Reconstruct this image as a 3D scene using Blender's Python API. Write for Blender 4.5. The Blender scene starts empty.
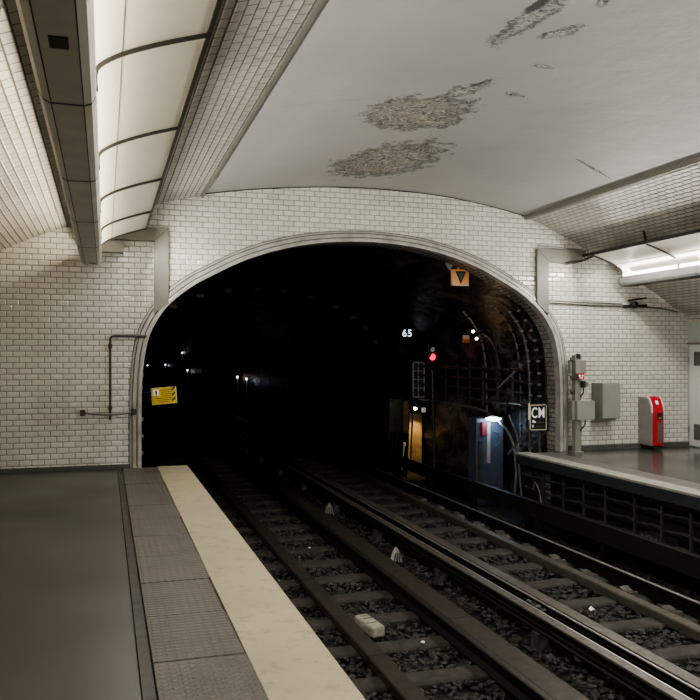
import bpy, bmesh, math, random
from mathutils import Vector, Matrix
from mathutils.geometry import tessellate_polygon
random.seed(7)
C = bpy.context.scene.collection
sc = bpy.context.scene
Y1 = 11.6            # plane of the end wall
YB = -7.0            # far end of the station behind the camera

# ------------------------------------------------------------------ mesh helper
class MB:
    def __init__(s): s.v = []; s.f = []; s.uv = None
    def add(s, vs, fs):
        b = len(s.v); s.v += [tuple(p) for p in vs]; s.f += [tuple(i + b for i in f) for f in fs]; return s
    def box(s, x0, x1, y0, y1, z0, z1):
        v = [(x0,y0,z0),(x1,y0,z0),(x1,y1,z0),(x0,y1,z0),(x0,y0,z1),(x1,y0,z1),(x1,y1,z1),(x0,y1,z1)]
        return s.add(v, [(0,3,2,1),(4,5,6,7),(0,1,5,4),(1,2,6,5),(2,3,7,6),(3,0,4,7)])
    def obox(s, c, size, M):
        hx, hy, hz = [q/2 for q in size]
        v = [Vector(c) + M @ Vector((sx*hx, sy*hy, sz*hz)) for sz in (-1,1) for sx, sy in ((-1,-1),(1,-1),(1,1),(-1,1))]
        return s.add(v, [(0,3,2,1),(4,5,6,7),(0,1,5,4),(1,2,6,5),(2,3,7,6),(3,0,4,7)])
    def tube(s, pts, r, n=8, r2=None):
        P = [Vector(p) for p in pts]; rings = []
        up = None
        for i, p in enumerate(P):
            d = (P[min(i+1,len(P)-1)] - P[max(i-1,0)]).normalized()
            if up is None:
                up = Vector((0,0,1)) if abs(d.z) < .9 else Vector((1,0,0))
            a = d.cross(up)
            if a.length < 1e-4: a = d.cross(Vector((0,1,0)))
            a.normalize(); b = a.cross(d).normalized(); up = b
            rr = r if r2 is None else r + (r2 - r)*i/(len(P)-1)
            rings.append([p + a*rr*math.cos(2*math.pi*k/n) + b*rr*math.sin(2*math.pi*k/n) for k in range(n)])
        v = [q for R in rings for q in R]; f = []
        for i in range(len(P)-1):
            for k in range(n):
                f.append((i*n+k, i*n+(k+1)%n, (i+1)*n+(k+1)%n, (i+1)*n+k))
        f.append(tuple(range(n-1,-1,-1))); f.append(tuple((len(P)-1)*n + k for k in range(n)))
        return s.add(v, f)
    def bar(s, p0, p1, w, h):
        d = Vector(p1) - Vector(p0); L = d.length; d.normalize()
        up = Vector((0,0,1)) if abs(d.z) < .95 else Vector((0,1,0))
        a = d.cross(up).normalized(); b = a.cross(d)
        M = Matrix((a, d, b)).transposed()
        return s.obox((Vector(p0)+Vector(p1))/2, (w, L, h), M)
    def prism(s, poly, axis, a, b):
        mk = {'y': lambda p, t: (p[0], t, p[1]), 'x': lambda p, t: (t, p[0], p[1]), 'z': lambda p, t: (p[0], p[1], t)}[axis]
        n = len(poly)
        v = [mk(p, a) for p in poly] + [mk(p, b) for p in poly]
        return s.add(v, [tuple(range(n-1,-1,-1)), tuple(range(n, 2*n))] + [(i,(i+1)%n,n+(i+1)%n,n+i) for i in range(n)])
    def sweep(s, path, ys):           # open profile (x,z) swept along y, with uv (y, arc length)
        n = len(path); L = [0.0]
        for i in range(1, n): L.append(L[-1] + math.dist(path[i-1], path[i]))
        v = [(p[0], y, p[1]) for y in ys for p in path]
        f = []; uv = []
        for j in range(len(ys)-1):
            for i in range(n-1):
                f.append((j*n+i, j*n+i+1, (j+1)*n+i+1, (j+1)*n+i))
                uv.append([(ys[j],L[i]),(ys[j],L[i+1]),(ys[j+1],L[i+1]),(ys[j+1],L[i])])
        s.add(v, f); s.uv = uv; return s
    def lathe(s, c, prof, axis='z', n=20):
        c = Vector(c); v = []; f = []
        for r, h in prof:
            for k in range(n):
                t = 2*math.pi*k/n; x, y = r*math.cos(t), r*math.sin(t)
                v.append(c + (Vector((x,y,h)) if axis == 'z' else Vector((x,-h,y)) if axis == 'y' else Vector((-h,x,y))))
        for i in range(len(prof)-1):
            for k in range(n): f.append((i*n+k, i*n+(k+1)%n, (i+1)*n+(k+1)%n, (i+1)*n+k))
        f.append(tuple(range(n))); f.append(tuple((len(prof)-1)*n+k for k in range(n)))
        return s.add(v, f)
    def build(s, name, mat, parent=None, bevel=0, smooth=None, recalc=True):
        me = bpy.data.meshes.new(name)
        if parent is not None:
            o0 = Vector((0,0,0)); q = parent
            while q is not None: o0 += q.location; q = q.parent
        else:
            xs = [p[0] for p in s.v]; ys = [p[1] for p in s.v]; zs = [p[2] for p in s.v]
            o0 = Vector(((min(xs)+max(xs))/2, (min(ys)+max(ys))/2, min(zs)))
        me.from_pydata([tuple(Vector(p) - o0) for p in s.v], [], s.f)
        if s.uv:
            ul = me.uv_layers.new(name='UVMap'); k = 0
            for poly, uvs in zip(me.polygons, s.uv):
                for li, u in zip(poly.loop_indices, uvs): ul.data[li].uv = u
        if recalc and not s.uv:
            bm = bmesh.new(); bm.from_mesh(me); bmesh.ops.recalc_face_normals(bm, faces=bm.faces); bm.to_mesh(me); bm.free()
        if smooth is not None:
            me.shade_smooth(); me.set_sharp_from_angle(angle=math.radians(smooth))
        me.materials.append(mat)
        ob = bpy.data.objects.new(name, me); C.objects.link(ob)
        if parent is not None: ob.parent = parent
        else: ob.location = o0
        if bevel:
            m = ob.modifiers.new('Bevel', 'BEVEL'); m.width = bevel; m.segments = 2; m.limit_method = 'ANGLE'
        return ob

def tag(o, label, cat, group=None, kind=None):
    o['label'] = label; o['category'] = cat
    if group: o['group'] = group
    if kind: o['kind'] = kind
    return o
def thing(name, label, cat, loc, group=None):
    o = bpy.data.objects.new(name, None); C.objects.link(o); o.location = loc; o.empty_display_size = .1
    return tag(o, label, cat, group)
def struct(o): o['kind'] = 'structure'; return o
def dup(root, delta, label=None, group=None):
    r = root.copy(); C.objects.link(r); r.location = root.location + Vector(delta)
    if label: r['label'] = label
    if group: r['group'] = group
    for ch in list(root.children):
        c = ch.copy(); C.objects.link(c); c.parent = r
        for g in list(ch.children):
            d = g.copy(); C.objects.link(d); d.parent = c
    return r
def text(name, body, size, loc, mat, parent, M=None, ext=.002, bold=0.0):
    cu = bpy.data.curves.new(name, 'FONT'); cu.body = body; cu.size = size; cu.align_x = 'CENTER'; cu.align_y = 'CENTER'
    cu.extrude = ext; cu.offset = bold; cu.resolution_u = 4; cu.space_character = 1.12
    t = bpy.data.objects.new(name, cu); C.objects.link(t)
    bpy.context.view_layer.update()
    dg = bpy.context.evaluated_depsgraph_get()
    me = bpy.data.meshes.new_from_object(t.evaluated_get(dg)); bpy.data.objects.remove(t)
    o = bpy.data.objects.new(name, me); C.objects.link(o); me.materials.clear(); me.materials.append(mat)
    o0 = Vector((0,0,0)); q = parent
    while q is not None: o0 += q.location; q = q.parent
    me.transform(Matrix.Translation(Vector(loc) - o0) @ (M.to_4x4() if M else Matrix.Rotation(math.pi/2, 4, 'X')))
    o.parent = parent
    return o

def resample(pts, n):
    P = [Vector(p) for p in pts]; out = []
    for i in range(len(P)-1):
        p0 = P[max(i-1,0)]; p1 = P[i]; p2 = P[i+1]; p3 = P[min(i+2,len(P)-1)]
        for k in range(n):
            t = k/n
            out.append(tuple(.5*((2*p1)+(p2-p0)*t+(2*p0-5*p1+4*p2-p3)*t*t+(3*p1-p0-3*p2+p3)*t**3)))
    out.append(tuple(P[-1])); return out
def offset(path, d):                  # shift an open (x,z) path to its left
    out = []
    for i, p in enumerate(path):
        a = Vector(path[max(i-1,0)]); b = Vector(path[min(i+1,len(path)-1)]); t = (b-a).normalized()
        out.append((p[0] - t.y*d, p[1] + t.x*d))
    return out

# ------------------------------------------------------------------ materials
class N:
    def __init__(s, name):
        s.m = bpy.data.materials.new(name); s.m.use_nodes = True; s.t = s.m.node_tree; s.b = s.t.nodes['Principled BSDF']
    def n(s, typ, **kw):
        q = s.t.nodes.new('ShaderNode' + typ)
        for k, v in kw.items():
            if k.startswith('i_'): q.inputs[k[2:].replace('_',' ')].default_value = v
            else: setattr(q, k, v)
        return q
    def l(s, a, b): s.t.links.new(a, b)
    def pos(s): return s.n('NewGeometry').outputs['Position']
    def noise(s, vec, scale, detail=4, rough=.55, dist=0):
        q = s.n('TexNoise', i_Scale=scale, i_Detail=detail, i_Roughness=rough, i_Distortion=dist); s.l(vec, q.inputs['Vector']); return q.outputs['Fac']
    def rng(s, v, a, b, c=0.0, d=1.0):
        q = s.n('MapRange'); q.inputs[1].default_value = a; q.inputs[2].default_value = b; q.inputs[3].default_value = c; q.inputs[4].default_value = d
        s.l(v, q.inputs[0]); return q.outputs[0]
    def mix(s, f, a, b, mode='MIX'):
        q = s.n('MixRGB', blend_type=mode)
        for k, v in ((0,f),(1,a),(2,b)):
            if isinstance(v, (int,float)): q.inputs[k].default_value = v
            elif isinstance(v, tuple): q.inputs[k].default_value = (*v, 1) if len(v) == 3 else v
            else: s.l(v, q.inputs[k])
        return q.outputs[0]
    def math(s, op, a, b=0.0):
        q = s.n('Math', operation=op)
        for k, v in ((0,a),(1,b)):
            if isinstance(v, (int,float)): q.inputs[k].default_value = v
            else: s.l(v, q.inputs[k])
        return q.outputs[0]
    def bump(s, h, strength=.3, dist=.01, nrm=None):
        q = s.n('Bump', i_Strength=strength, i_Distance=dist); s.l(h, q.inputs['Height'])
        if nrm: s.l(nrm, q.inputs['Normal'])
        return q.outputs['Normal']
    def out(s, color=None, rough=None, metal=None, nrm=None):
        for k, v in (('Base Color',color),('Roughness',rough),('Metallic',metal),('Normal',nrm)):
            if v is None: continue
            if isinstance(v, (int,float)): s.b.inputs[k].default_value = v
            elif isinstance(v, tuple): s.b.inputs[k].default_value = (*v, 1)
            else: s.l(v, s.b.inputs[k])
        return s.m

def pm(name, col, rough=.5, metal=0.0, var=.25, scale=9, bump=0.0, col2=None):
    k = N(name); p = k.pos(); f = k.rng(k.noise(p, scale, 5), .3, .7)
    c2 = col2 or tuple(max(0, q*(1-var)) for q in col)
    c = k.mix(f, col, c2)
    nr = k.bump(k.noise(p, scale*6, 4), bump, .01) if bump else None
    return k.out(c, k.rng(f, 0, 1, rough*.85, min(1, rough*1.15)), metal, nr)
def glow(name, col, strength, base=(.8,.8,.8)):
    k = N(name); k.b.inputs['Emission Color'].default_value = (*col,1); k.b.inputs['Emission Strength'].default_value = strength
    f = k.noise(k.pos(), 5); return k.out(k.mix(f, base, tuple(q*.9 for q in base)), .4)

def tile_mat(name, mode, c1=(.74,.72,.655), c2=(.66,.64,.575), grime=.3, mortar=(.22,.21,.18), msize=.005, rough=.12, bscale=1.0):
    k = N(name); p = k.pos()
    if mode == 'uv': vec = k.n('UVMap').outputs[0]
    else:
        sp = k.n('SeparateXYZ'); k.l(p, sp.inputs[0]); cb = k.n('CombineXYZ')
        a, b = {'xz':(0,2),'yz':(1,2)}[mode]; k.l(sp.outputs[a], cb.inputs[0]); k.l(sp.outputs[b], cb.inputs[1]); vec = cb.outputs[0]
    def brick(ms, sm, x1, x2, mo):
        q = k.n('TexBrick', offset=.5); q.inputs['Scale'].default_value = 1; q.inputs['Mortar Size'].default_value = ms; q.inputs['Mortar Smooth'].default_value = sm
        q.inputs['Brick Width'].default_value = .158*bscale; q.inputs['Row Height'].default_value = .0775*bscale; q.inputs['Bias'].default_value = .1
        q.inputs['Color1'].default_value = (*x1,1); q.inputs['Color2'].default_value = (*x2,1); q.inputs['Mortar'].default_value = (*mo,1)
        k.l(vec, q.inputs['Vector']); return q
    b1 = brick(msize, .35, c1, c2, mortar); b2 = brick(.016, 1.0, c1, c2, mortar)
    g = k.rng(k.noise(p, .9, 6, .6), .42, .75, 0, grime)
    g2 = k.rng(k.noise(p, 14, 5, .7), .55, .8, 0, grime*.8)
    c = k.mix(g, b1.outputs['Color'], (.25,.235,.2), 'MULTIPLY')
    c = k.mix(g2, c, (.3,.28,.24), 'MULTIPLY')
    h = k.math('SUBTRACT', 1.0, b2.outputs['Fac'])
    wv = k.noise(p, 5.5, 2)
    h2 = k.math('ADD', h, k.math('MULTIPLY', wv, .5))
    r = k.math('ADD', k.math('MULTIPLY', b1.outputs['Fac'], .6), k.rng(g2, 0, grime, rough, rough+.25))
    return k.out(c, r, 0, k.bump(h2, .8, .008))

M = {}
M['tile_end'] = tile_mat('white bevelled tile end wall', 'xz')
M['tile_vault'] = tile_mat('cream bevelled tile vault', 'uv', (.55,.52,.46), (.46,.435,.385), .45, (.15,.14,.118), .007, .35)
M['tile_side'] = tile_mat('white tile side wall', 'yz')
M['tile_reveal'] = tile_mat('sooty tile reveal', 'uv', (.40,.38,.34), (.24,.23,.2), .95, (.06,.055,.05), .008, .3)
M['stone'] = pm('pale arch surround', (.47,.455,.41), .3, 0, .4, 5, .15)
M['stone_dark'] = pm('dark joint', (.1,.095,.085), .7)
M['duct'] = pm('beige painted duct', (.20,.19,.155), .45, 0, .12, 3)
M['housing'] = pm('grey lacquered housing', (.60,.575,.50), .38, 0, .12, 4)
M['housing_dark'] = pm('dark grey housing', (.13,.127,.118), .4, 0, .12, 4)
M['seam'] = pm('dark seam', (.045,.042,.036), .45)
M['reflector'] = pm('white reflector enamel', (.86,.83,.74), .35, 0, .05, 2)
M['rib'] = pm('dark bronze rib', (.05,.047,.04), .4, .3)
M['black'] = pm('black plastic', (.012,.012,.012), .45)
M['soot'] = None
M['tube'] = glow('fluorescent tube', (1,.93,.78), 3.0)
M['cable'] = pm('black cable', (.018,.017,.016), .45, 0, .3, 12)
M['conduit'] = pm('grey conduit', (.22,.21,.19), .4, .5)
M['pipe'] = pm('dark pipe', (.07,.06,.052), .45, .4)
M['steelbox'] = pm('grey enamel box', (.27,.275,.25), .4, 0, .08, 5)
M['steelside'] = pm('olive grey cabinet', (.21,.215,.185), .42, 0, .08, 5)
M['post'] = pm('galvanised post', (.30,.29,.26), .45, .3, .2, 8)
M['red'] = pm('red enamel', (.48,.018,.028), .25, 0, .1, 6)
M['white'] = pm('white enamel', (.75,.74,.70), .3, 0, .06)
M['label_white_glow'] = glow('white lettering with glow', (.9,.9,.85), .28, (.85,.85,.82))  # weak emission put in so the white reads brighter; no real light source
M['stainless'] = pm('brushed stainless', (.34,.33,.31), .38, .6, .15, 7)
M['screen'] = pm('dark screen', (.02,.025,.03), .12)
M['door'] = pm('pale grey door', (.60,.60,.57), .35, 0, .06)
M['door_top'] = pm('pale green grey panel', (.42,.46,.43), .4, 0, .08)
M['grille'] = pm('grey grille', (.12,.12,.11), .5)
M['railtop'] = pm('worn rail steel', (.11,.098,.08), .34, .75, .35, 14, .1)
M['plate'] = pm('dusty steel plate', (.058,.050,.038), .5, .25, .4, 10, .25)
M['bardust'] = pm('dusty guide bar', (.125,.113,.09), .42, .35, .35, 12, .2)
M['raildark'] = pm('dark rail web', (.022,.02,.017), .45, .5, .4, 12, .2)
M['shine'] = pm('polished rail head with painted sheen', (.75,.74,.70), .33, .8, .2, 10)  # polished steel, base colour brightened to paint in its sheen
M['sleeper'] = pm('dusty sleeper', (.045,.039,.031), .8, 0, .45, 7, .5)
M['block'] = pm('painted concrete block', (.36,.34,.27), .7, 0, .4, 25, .4)
M['glass'] = pm('milky reflector tag', (.55,.55,.5), .3, 0, .3, 30)
M['tunnelgrey'] = pm('sooty grey metal', (.12,.12,.112), .4, .4, .5, 9, .2)
M['barblack'] = pm('sooty black bar', (.016,.015,.014), .5, .1, .4, 9, .2)
M['palesteel'] = pm('pale galvanised frame', (.62,.62,.57), .4, 0, .3, 14)
M['hangergrey'] = pm('grimy hanger steel', (.10,.10,.092), .5, .2, .4, 14)
M['rackgrey'] = pm('pale frame metal', (.26,.26,.24), .42, .3, .4, 14)
M['tan'] = pm('tan lit board', (.36,.25,.12), .55, 0, .5, 8, .2)
M['blue'] = pm('blue grey cabinet', (.10,.12,.165), .4, 0, .35, 6, .1)
M['crimson'] = pm('dull red case', (.28,.03,.045), .45)
M['yellow'] = pm('yellow sign', (.80,.56,.03), .4, 0, .1, 12)
M['yellow_edge'] = pm('pale yellow edge', (.85,.70,.28), .4)
M['orange'] = glow('orange sign face with glow', (1,.40,.13), .12, (.85,.42,.16))  # slight emission put in to brighten the sign face
M['tri'] = pm('blue grey triangle', (.10,.15,.2), .4)
M['brown'] = pm('dark brown', (.05,.025,.012), .5)
M['cream'] = pm('cream sign', (.75,.68,.5), .4)
M['digits'] = glow('lit digits', (.85,.93,1), 2.2)
M['redlamp'] = glow('red signal lens', (1,.02,.10), 3.0, (.5,.05,.1))
M['whitelamp'] = glow('grey signal lens', (.8,.8,.75), .12, (.5,.5,.48))
M['warmlamp'] = glow('warm lamp', (1,.78,.5), 14)
M['coollamp'] = glow('cool lamp', (.75,.88,1), 9)
M['farlamp'] = glow('distant lamp', (1,.85,.6), 5)
M['farcool'] = glow('distant cool lamp', (.75,.85,1), 4)
M['fascia'] = pm('dark blue grey fascia', (.035,.04,.045), .5, 0, .3, 6, .2)
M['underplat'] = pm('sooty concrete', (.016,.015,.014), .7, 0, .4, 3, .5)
M['tag'] = pm('pale clamp', (.4,.38,.34), .5)
M['orangered'] = pm('faded orange plate', (.42,.10,.04), .5)

def plaster():
    k = N('grey painted plaster'); p = k.pos()
    big = k.noise(p, .35, 4); c = k.mix(k.rng(big, .35, .7), (.46,.45,.425), (.385,.378,.36))
    st = k.n('Mapping'); st.inputs['Scale'].default_value = (.5, 3.5, 1); k.l(p, st.inputs[0])
    c = k.mix(k.rng(k.noise(st.outputs[0], 1.5, 5), .5, .8, 0, .35), c, (.40,.39,.37))
    rough_h = k.math('ADD', k.math('MULTIPLY', k.noise(p, 2.2, 4, .5), 1.0), k.math('MULTIPLY', k.noise(p, 18, 4), .12))
    nz = k.noise(p, 5, 6, .72); nf = k.noise(p, 24, 5, .75)
    def patch(cx, cy, ang, a, b, spread, lo, hi):
        mp = k.n('Mapping', vector_type='TEXTURE'); mp.inputs['Location'].default_value = (cx, cy, 4.05); mp.inputs['Rotation'].default_value = (0,0,ang)
        mp.inputs['Scale'].default_value = (a, b, 30); k.l(p, mp.inputs[0])
        ln = k.n('VectorMath', operation='LENGTH'); k.l(mp.outputs[0], ln.inputs[0])
        d = k.math('ADD', ln.outputs['Value'], k.math('MULTIPLY', k.math('SUBTRACT', nz, .5), spread))
        d = k.math('ADD', d, k.math('MULTIPLY', k.math('SUBTRACT', nf, .5), spread*.5))
        return k.rng(d, hi, lo)
    def mx(l):
        q = l[0]
        for r in l[1:]: q = k.math('MAXIMUM', q, r)
        return q
    stain = mx([patch(3.16,7.88,-1.05,.5,.5,1.9,.55,1.15), patch(3.50,9.95,-1.36,1.0,.5,2.0,.5,1.1)])
    flake = mx([patch(3.08,5.35,-1.5,.55,.12,2.4,.5,1.1), patch(3.46,5.59,-.9,.2,.09,2.6,.5,1.0), patch(3.46,5.01,-1.8,.09,.05,2,.5,1.0),
                patch(3.33,7.02,-1.22,.27,.13,2.2,.65,1.05), patch(3.16,7.85,-1.05,.52,.58,1.9,.8,1.1), patch(3.54,9.95,-1.38,1.0,.58,2.1,.75,1.05),
                patch(6.02,8.89,.42,.40,.025,3.0,.4,1.1), patch(3.85,7.05,.3,.14,.05,3,.4,1.0), patch(3.7,6.3,.2,.14,.04,3,.4,1.0)])
    c = k.mix(k.math('MULTIPLY', stain, .8), c, k.mix(k.rng(nf,.35,.65), (.40,.35,.25), (.23,.19,.125)))
    fl = k.mix(k.rng(k.noise(p, 15, 5, .75, 1.5), .47, .55), (.04,.035,.028), (.70,.68,.62))
    edge = k.math('MULTIPLY', flake, k.rng(k.noise(p, 9, 5, .7, 1.5), .45, .55))
    c = k.mix(k.math('MULTIPLY', edge, .95), c, fl)
    ring_ = k.math('MULTIPLY', k.math('MULTIPLY', flake, k.math('SUBTRACT', 1.0, flake)), 4.0)
    ring_ = k.math('MULTIPLY', ring_, k.rng(k.noise(p, 12, 5, .7, 1.5), .42, .55))
    c = k.mix(k.math('MULTIPLY', ring_, .85), c, (.06,.055,.045))
    core = mx([patch(3.0,5.15,-1.5,.16,.06,1.2,.7,1.0), patch(3.36,6.86,-1.2,.13,.035,1.4,.7,1.0)])
    c = k.mix(core, c, (.055,.05,.045))
    crack = patch(2.06,7.43,-.17,.75,.018,1.6,.2,1.2)
    c = k.mix(k.math('MULTIPLY', crack, .4), c, (.28,.27,.25))
    n1 = k.bump(rough_h, .35, .05)
    n2 = k.bump(k.math('MULTIPLY', flake, k.noise(p, 16, 5, .7)), 1.0, .05, n1)
    return k.out(c, .55, 0, n2)
M['plaster'] = plaster()

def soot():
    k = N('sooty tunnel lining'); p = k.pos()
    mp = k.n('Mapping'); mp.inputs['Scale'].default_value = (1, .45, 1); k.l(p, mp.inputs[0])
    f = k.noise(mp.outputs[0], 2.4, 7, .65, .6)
    c = k.mix(k.rng(f, .5, .7), (.009,.0087,.0082), (.20,.19,.17))  # paler patches paint faint highlights over the soot
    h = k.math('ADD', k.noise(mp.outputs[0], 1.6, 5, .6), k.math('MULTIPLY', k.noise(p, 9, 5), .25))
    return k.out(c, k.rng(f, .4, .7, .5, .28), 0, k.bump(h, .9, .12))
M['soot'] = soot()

def platform_mat(name, c1, c2, r1, r2):
    k = N(name); p = k.pos()
    f = k.rng(k.noise(p, .8, 2, .4), .3, .7); c = k.mix(f, c1, c2)
    return k.out(c, k.rng(f, 0, 1, r1, r2), 0, k.bump(k.noise(p, 90, 3), .10, .003))
M['floor_left'] = platform_mat('dark worn platform asphalt', (.066,.062,.053), (.054,.051,.044), .30, .40)
M['floor_right'] = platform_mat('dark shiny platform asphalt', (.085,.08,.072), (.06,.057,.052), .14, .26)
def nosing():
    k = N('pale stone nosing'); p = k.pos()
    c = k.mix(k.rng(k.noise(p, 1.4, 6), .35, .7), (.47,.415,.29), (.385,.335,.23))
    c = k.mix(k.rng(k.noise(p, 30, 5, .7), .55, .78, 0, .5), c, (.30,.26,.19))
    c = k.mix(k.rng(k.noise(p, 6, 6, .75), .52, .68, 0, .6), c, (.22,.19,.14))
    return k.out(c, .5, 0, k.bump(k.noise(p, 40, 5), .15, .006))
M['nosing'] = nosing()
M['nosing_grey'] = pm('worn grey nosing', (.36,.34,.29), .5, 0, .35, 5, .15)
def tactile(name, step):
    k = N(name); p = k.pos()
    mp = k.n('Mapping'); mp.inputs['Scale'].default_value = (1/step, 1/step, 0); mp.inputs['Location'].default_value = (.1,.3,0); k.l(p, mp.inputs[0])
    fr = k.n('VectorMath', operation='FRACTION'); k.l(mp.outputs[0], fr.inputs[0])
    sb = k.n('VectorMath', operation='DISTANCE'); k.l(fr.outputs[0], sb.inputs[0]); sb.inputs[1].default_value = (.5,.5,0)
    dot = k.rng(sb.outputs['Value'], .42, .26)
    c = k.mix(k.rng(k.noise(p, 3, 6), .35, .7), (.135,.125,.108), (.098,.09,.077))
    c = k.mix(k.math('MULTIPLY', dot, k.rng(k.noise(p, 2, 4), .4, .7, .15, .6)), c, (.19,.175,.145))
    return k.out(c, .45, 0, k.bump(dot, .8, .006))
M['tactile'] = tactile('grey studded tactile slab', .05)
M['tactile2'] = tactile('grey studded tactile slab right', .09)
def ballast_mat(name, a, b):
    k = N(name); v = k.n('TexVoronoi', i_Scale=16.0); p = k.pos(); k.l(p, v.inputs['Vector'])
    c = k.mix(v.outputs['Color'], a, b); c = k.mix(k.rng(k.noise(p, 1.2, 5), .4, .7, 0, .6), c, (.02,.018,.015))
    return k.out(c, .75, 0, k.bump(v.outputs['Distance'], .8, .03))
M['bed'] = ballast_mat('dark ballast bed', (.018,.016,.014), (.035,.03,.025))
M['stones'] = ballast_mat('ballast stones', (.015,.0135,.0115), (.055,.048,.040))

# ------------------------------------------------------------------ room shell
vault = resample([(-2.1,0),(-2.1,1.0),(-2.1,1.9),(-1.95,2.35),(-1.34,2.95),(-.48,3.34),(.61,3.68),(1.34,3.86),(2.47,4.02),(3.79,4.10),(5.2,4.04),(6.53,3.81),(7.17,3.57),(7.74,3.30),(8.93,2.70),(9.38,2.42),(9.71,2.16),(9.71,1.2),(9.71,0)], 8)
iL = 7*8; iR = 11*8
left, mid, right = vault[:iL+1], vault[iL:iR+1], vault[iR:]
ys = [YB, Y1 + .02]
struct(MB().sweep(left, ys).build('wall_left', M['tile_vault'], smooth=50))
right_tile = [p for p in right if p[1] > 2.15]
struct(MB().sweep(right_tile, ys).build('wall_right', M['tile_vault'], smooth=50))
struct(MB().sweep(offset(mid, .035), ys).build('ceiling', M['plaster'], smooth=50))
# raised lips where the tiling stops against the plaster
for i, (a, b) in enumerate((((1.345,3.83),(1.345,3.91)), ((6.525,3.78),(6.525,3.86)))):
    m = MB(); s = .025 if i == 0 else -.025
    m.prism([(a[0]-s,a[1]),(a[0]+s*.4,a[1]+.01),(b[0]+s*.4,b[1]),(b[0]-s,b[1])], 'y', YB, Y1)
    struct(m.build('trim_%d' % (i+1), M['duct']))
struct(MB().box(9.71, 9.81, YB, Y1, 0, 2.17).build('wall_right_lower', M['door_top']))

half = [(3.33,-1.45),(3.33,-.6),(3.33,.2),(3.33,.8),(3.32,1.2),(3.28,1.60),(3.19,1.93),(2.98,2.26),(2.68,2.52),(2.40,2.69),(1.86,2.96),(1.28,3.15),(.68,3.26),(0,3.30)]
CX = 3.82
arch = resample([(CX-a, z) for a, z in half] + [(CX+a, z) for a, z in half[-2::-1]], 6)
outer = offset(vault, .02)
poly = list(arch) + [(10.0,-1.45)] + [(10.0,0)] + [(p[0]+.05 if p[0] > 9.5 else p[0] if p[0] > -2 else p[0]-.05, p[1]) for p in outer[::-1]] + [(-2.3,0),(-2.3,-1.45)]
clean = [poly[0]]
for q in poly[1:]:
    if math.dist(q, clean[-1]) > 1e-4: clean.append(q)
tri = tessellate_polygon([[Vector((p[0], p[1], 0)) for p in clean]])
m = MB(); m.add([(p[0], Y1, p[1]) for p in clean], [tuple(t) for t in tri]); struct(m.build('wall_front', M['tile_end']))
struct(MB().box(-2.3, 10.0, YB-.1, YB, -1.5, 4.4).build('wall_back', M['tile_end']))

# arch surround: moulded band with a deep groove, then the tiled reveal, then the sooty lining
def ring(prof, mat, name):             # prof: list of (offset outward, y)
    m = MB(); n = len(prof); lp = [offset(arch, -o) if False else offset(arch, o) for o, y in prof]
    base = len(arch); v = []; f = []
    for i in range(base):
        for j in range(n): v.append((lp[j][i][0], prof[j][1], lp[j][i][1]))
    for i in range(base-1):
        for j in range(n): f.append((i*n+j, i*n+(j+1)%n, (i+1)*n+(j+1)%n, (i+1)*n+j))
    m.add(v, f); return struct(m.build(name, mat, smooth=35))
ring([(0,Y1+.1),(0,Y1-.055),(.03,Y1-.06),(.055,Y1-.05),(.058,Y1-.02),(.066,Y1-.02),(.07,Y1-.038),(.12,Y1-.034),(.125,Y1-.008),(.132,Y1-.008),(.136,Y1-.025),(.16,Y1-.018),(.165,Y1+.1)], M['stone'], 'trim_3')
ring([(.057,Y1-.03),(.057,Y1-.0255),(.067,Y1-.0255),(.067,Y1-.03)], M['stone_dark'], 'trim_13')
ring([(.163,Y1-.012),(.163,Y1-.004),(.172,Y1-.004),(.172,Y1-.012)], M['stone_dark'], 'trim_14')
ring([(.124,Y1-.016),(.124,Y1-.010),(.133,Y1-.010),(.133,Y1-.016)], M['stone_dark'], 'trim_15')
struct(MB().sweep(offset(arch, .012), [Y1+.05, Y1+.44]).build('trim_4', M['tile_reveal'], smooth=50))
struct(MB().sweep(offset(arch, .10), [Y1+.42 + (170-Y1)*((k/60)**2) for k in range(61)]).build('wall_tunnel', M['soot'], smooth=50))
m = MB(); a2 = offset(arch, .10); a1 = offset(arch, .012); n = len(arch)
m.add([(p[0],Y1+.43,p[1]) for p in a1] + [(p[0],Y1+.43,p[1]) for p in a2], [(i,i+1,n+i+1,n+i) for i in range(n-1)])
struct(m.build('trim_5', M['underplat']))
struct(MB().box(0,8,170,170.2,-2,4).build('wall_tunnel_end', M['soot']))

# platforms
EL, ER = 1.14, 6.36
struct(MB().box(-2.2, .16, YB, Y1, -.3, 0).build('floor_left', M['floor_left'], bevel=.004))
struct(MB().box(6.95, 9.9, YB, Y1, -.3, 0).build('floor_right', M['floor_right']))
struct(MB().box(.165, .225, YB, Y1-.06, -.3, -.006).build('trim_6', M['seam']))
m = MB(); ysl = Y1 - .03; k = 0
while ysl > YB:
    m.box(.232, .70 + .006*math.sin(k*2.1), ysl-.735, ysl-.006, -.3, .003 + .002*(k % 2)); ysl -= .741; k += 1
struct(m.build('trim_7', M['tactile'], bevel=.004))
nz = [(.706,-.22),(EL,-.22),(EL,-.02),(EL-.015,.004),(.706,.004)]
struct(MB().prism(nz, 'y', YB, Y1+.02).build('trim_8', M['nosing'], bevel=.004))
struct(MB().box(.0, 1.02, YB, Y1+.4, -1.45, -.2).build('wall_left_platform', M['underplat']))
struct(MB().box(6.62, 6.95, YB, Y1-.1, -.3, .002).build('trim_9', M['tactile2']))
struct(MB().box(ER, 6.615, YB, Y1+.02, -.03, .004).build('trim_10', M['nosing_grey'], bevel=.006))
struct(MB().prism([(ER+.01,-.17),(6.95,-.3),(6.95,-.03),(ER+.01,-.03)], 'y', YB, Y1+.02).build('trim_11', M['fascia']))
struct(MB().box(7.0, 7.15, YB, Y1, -1.45, -.3).build('wall_right_platform', M['underplat']))
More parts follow.
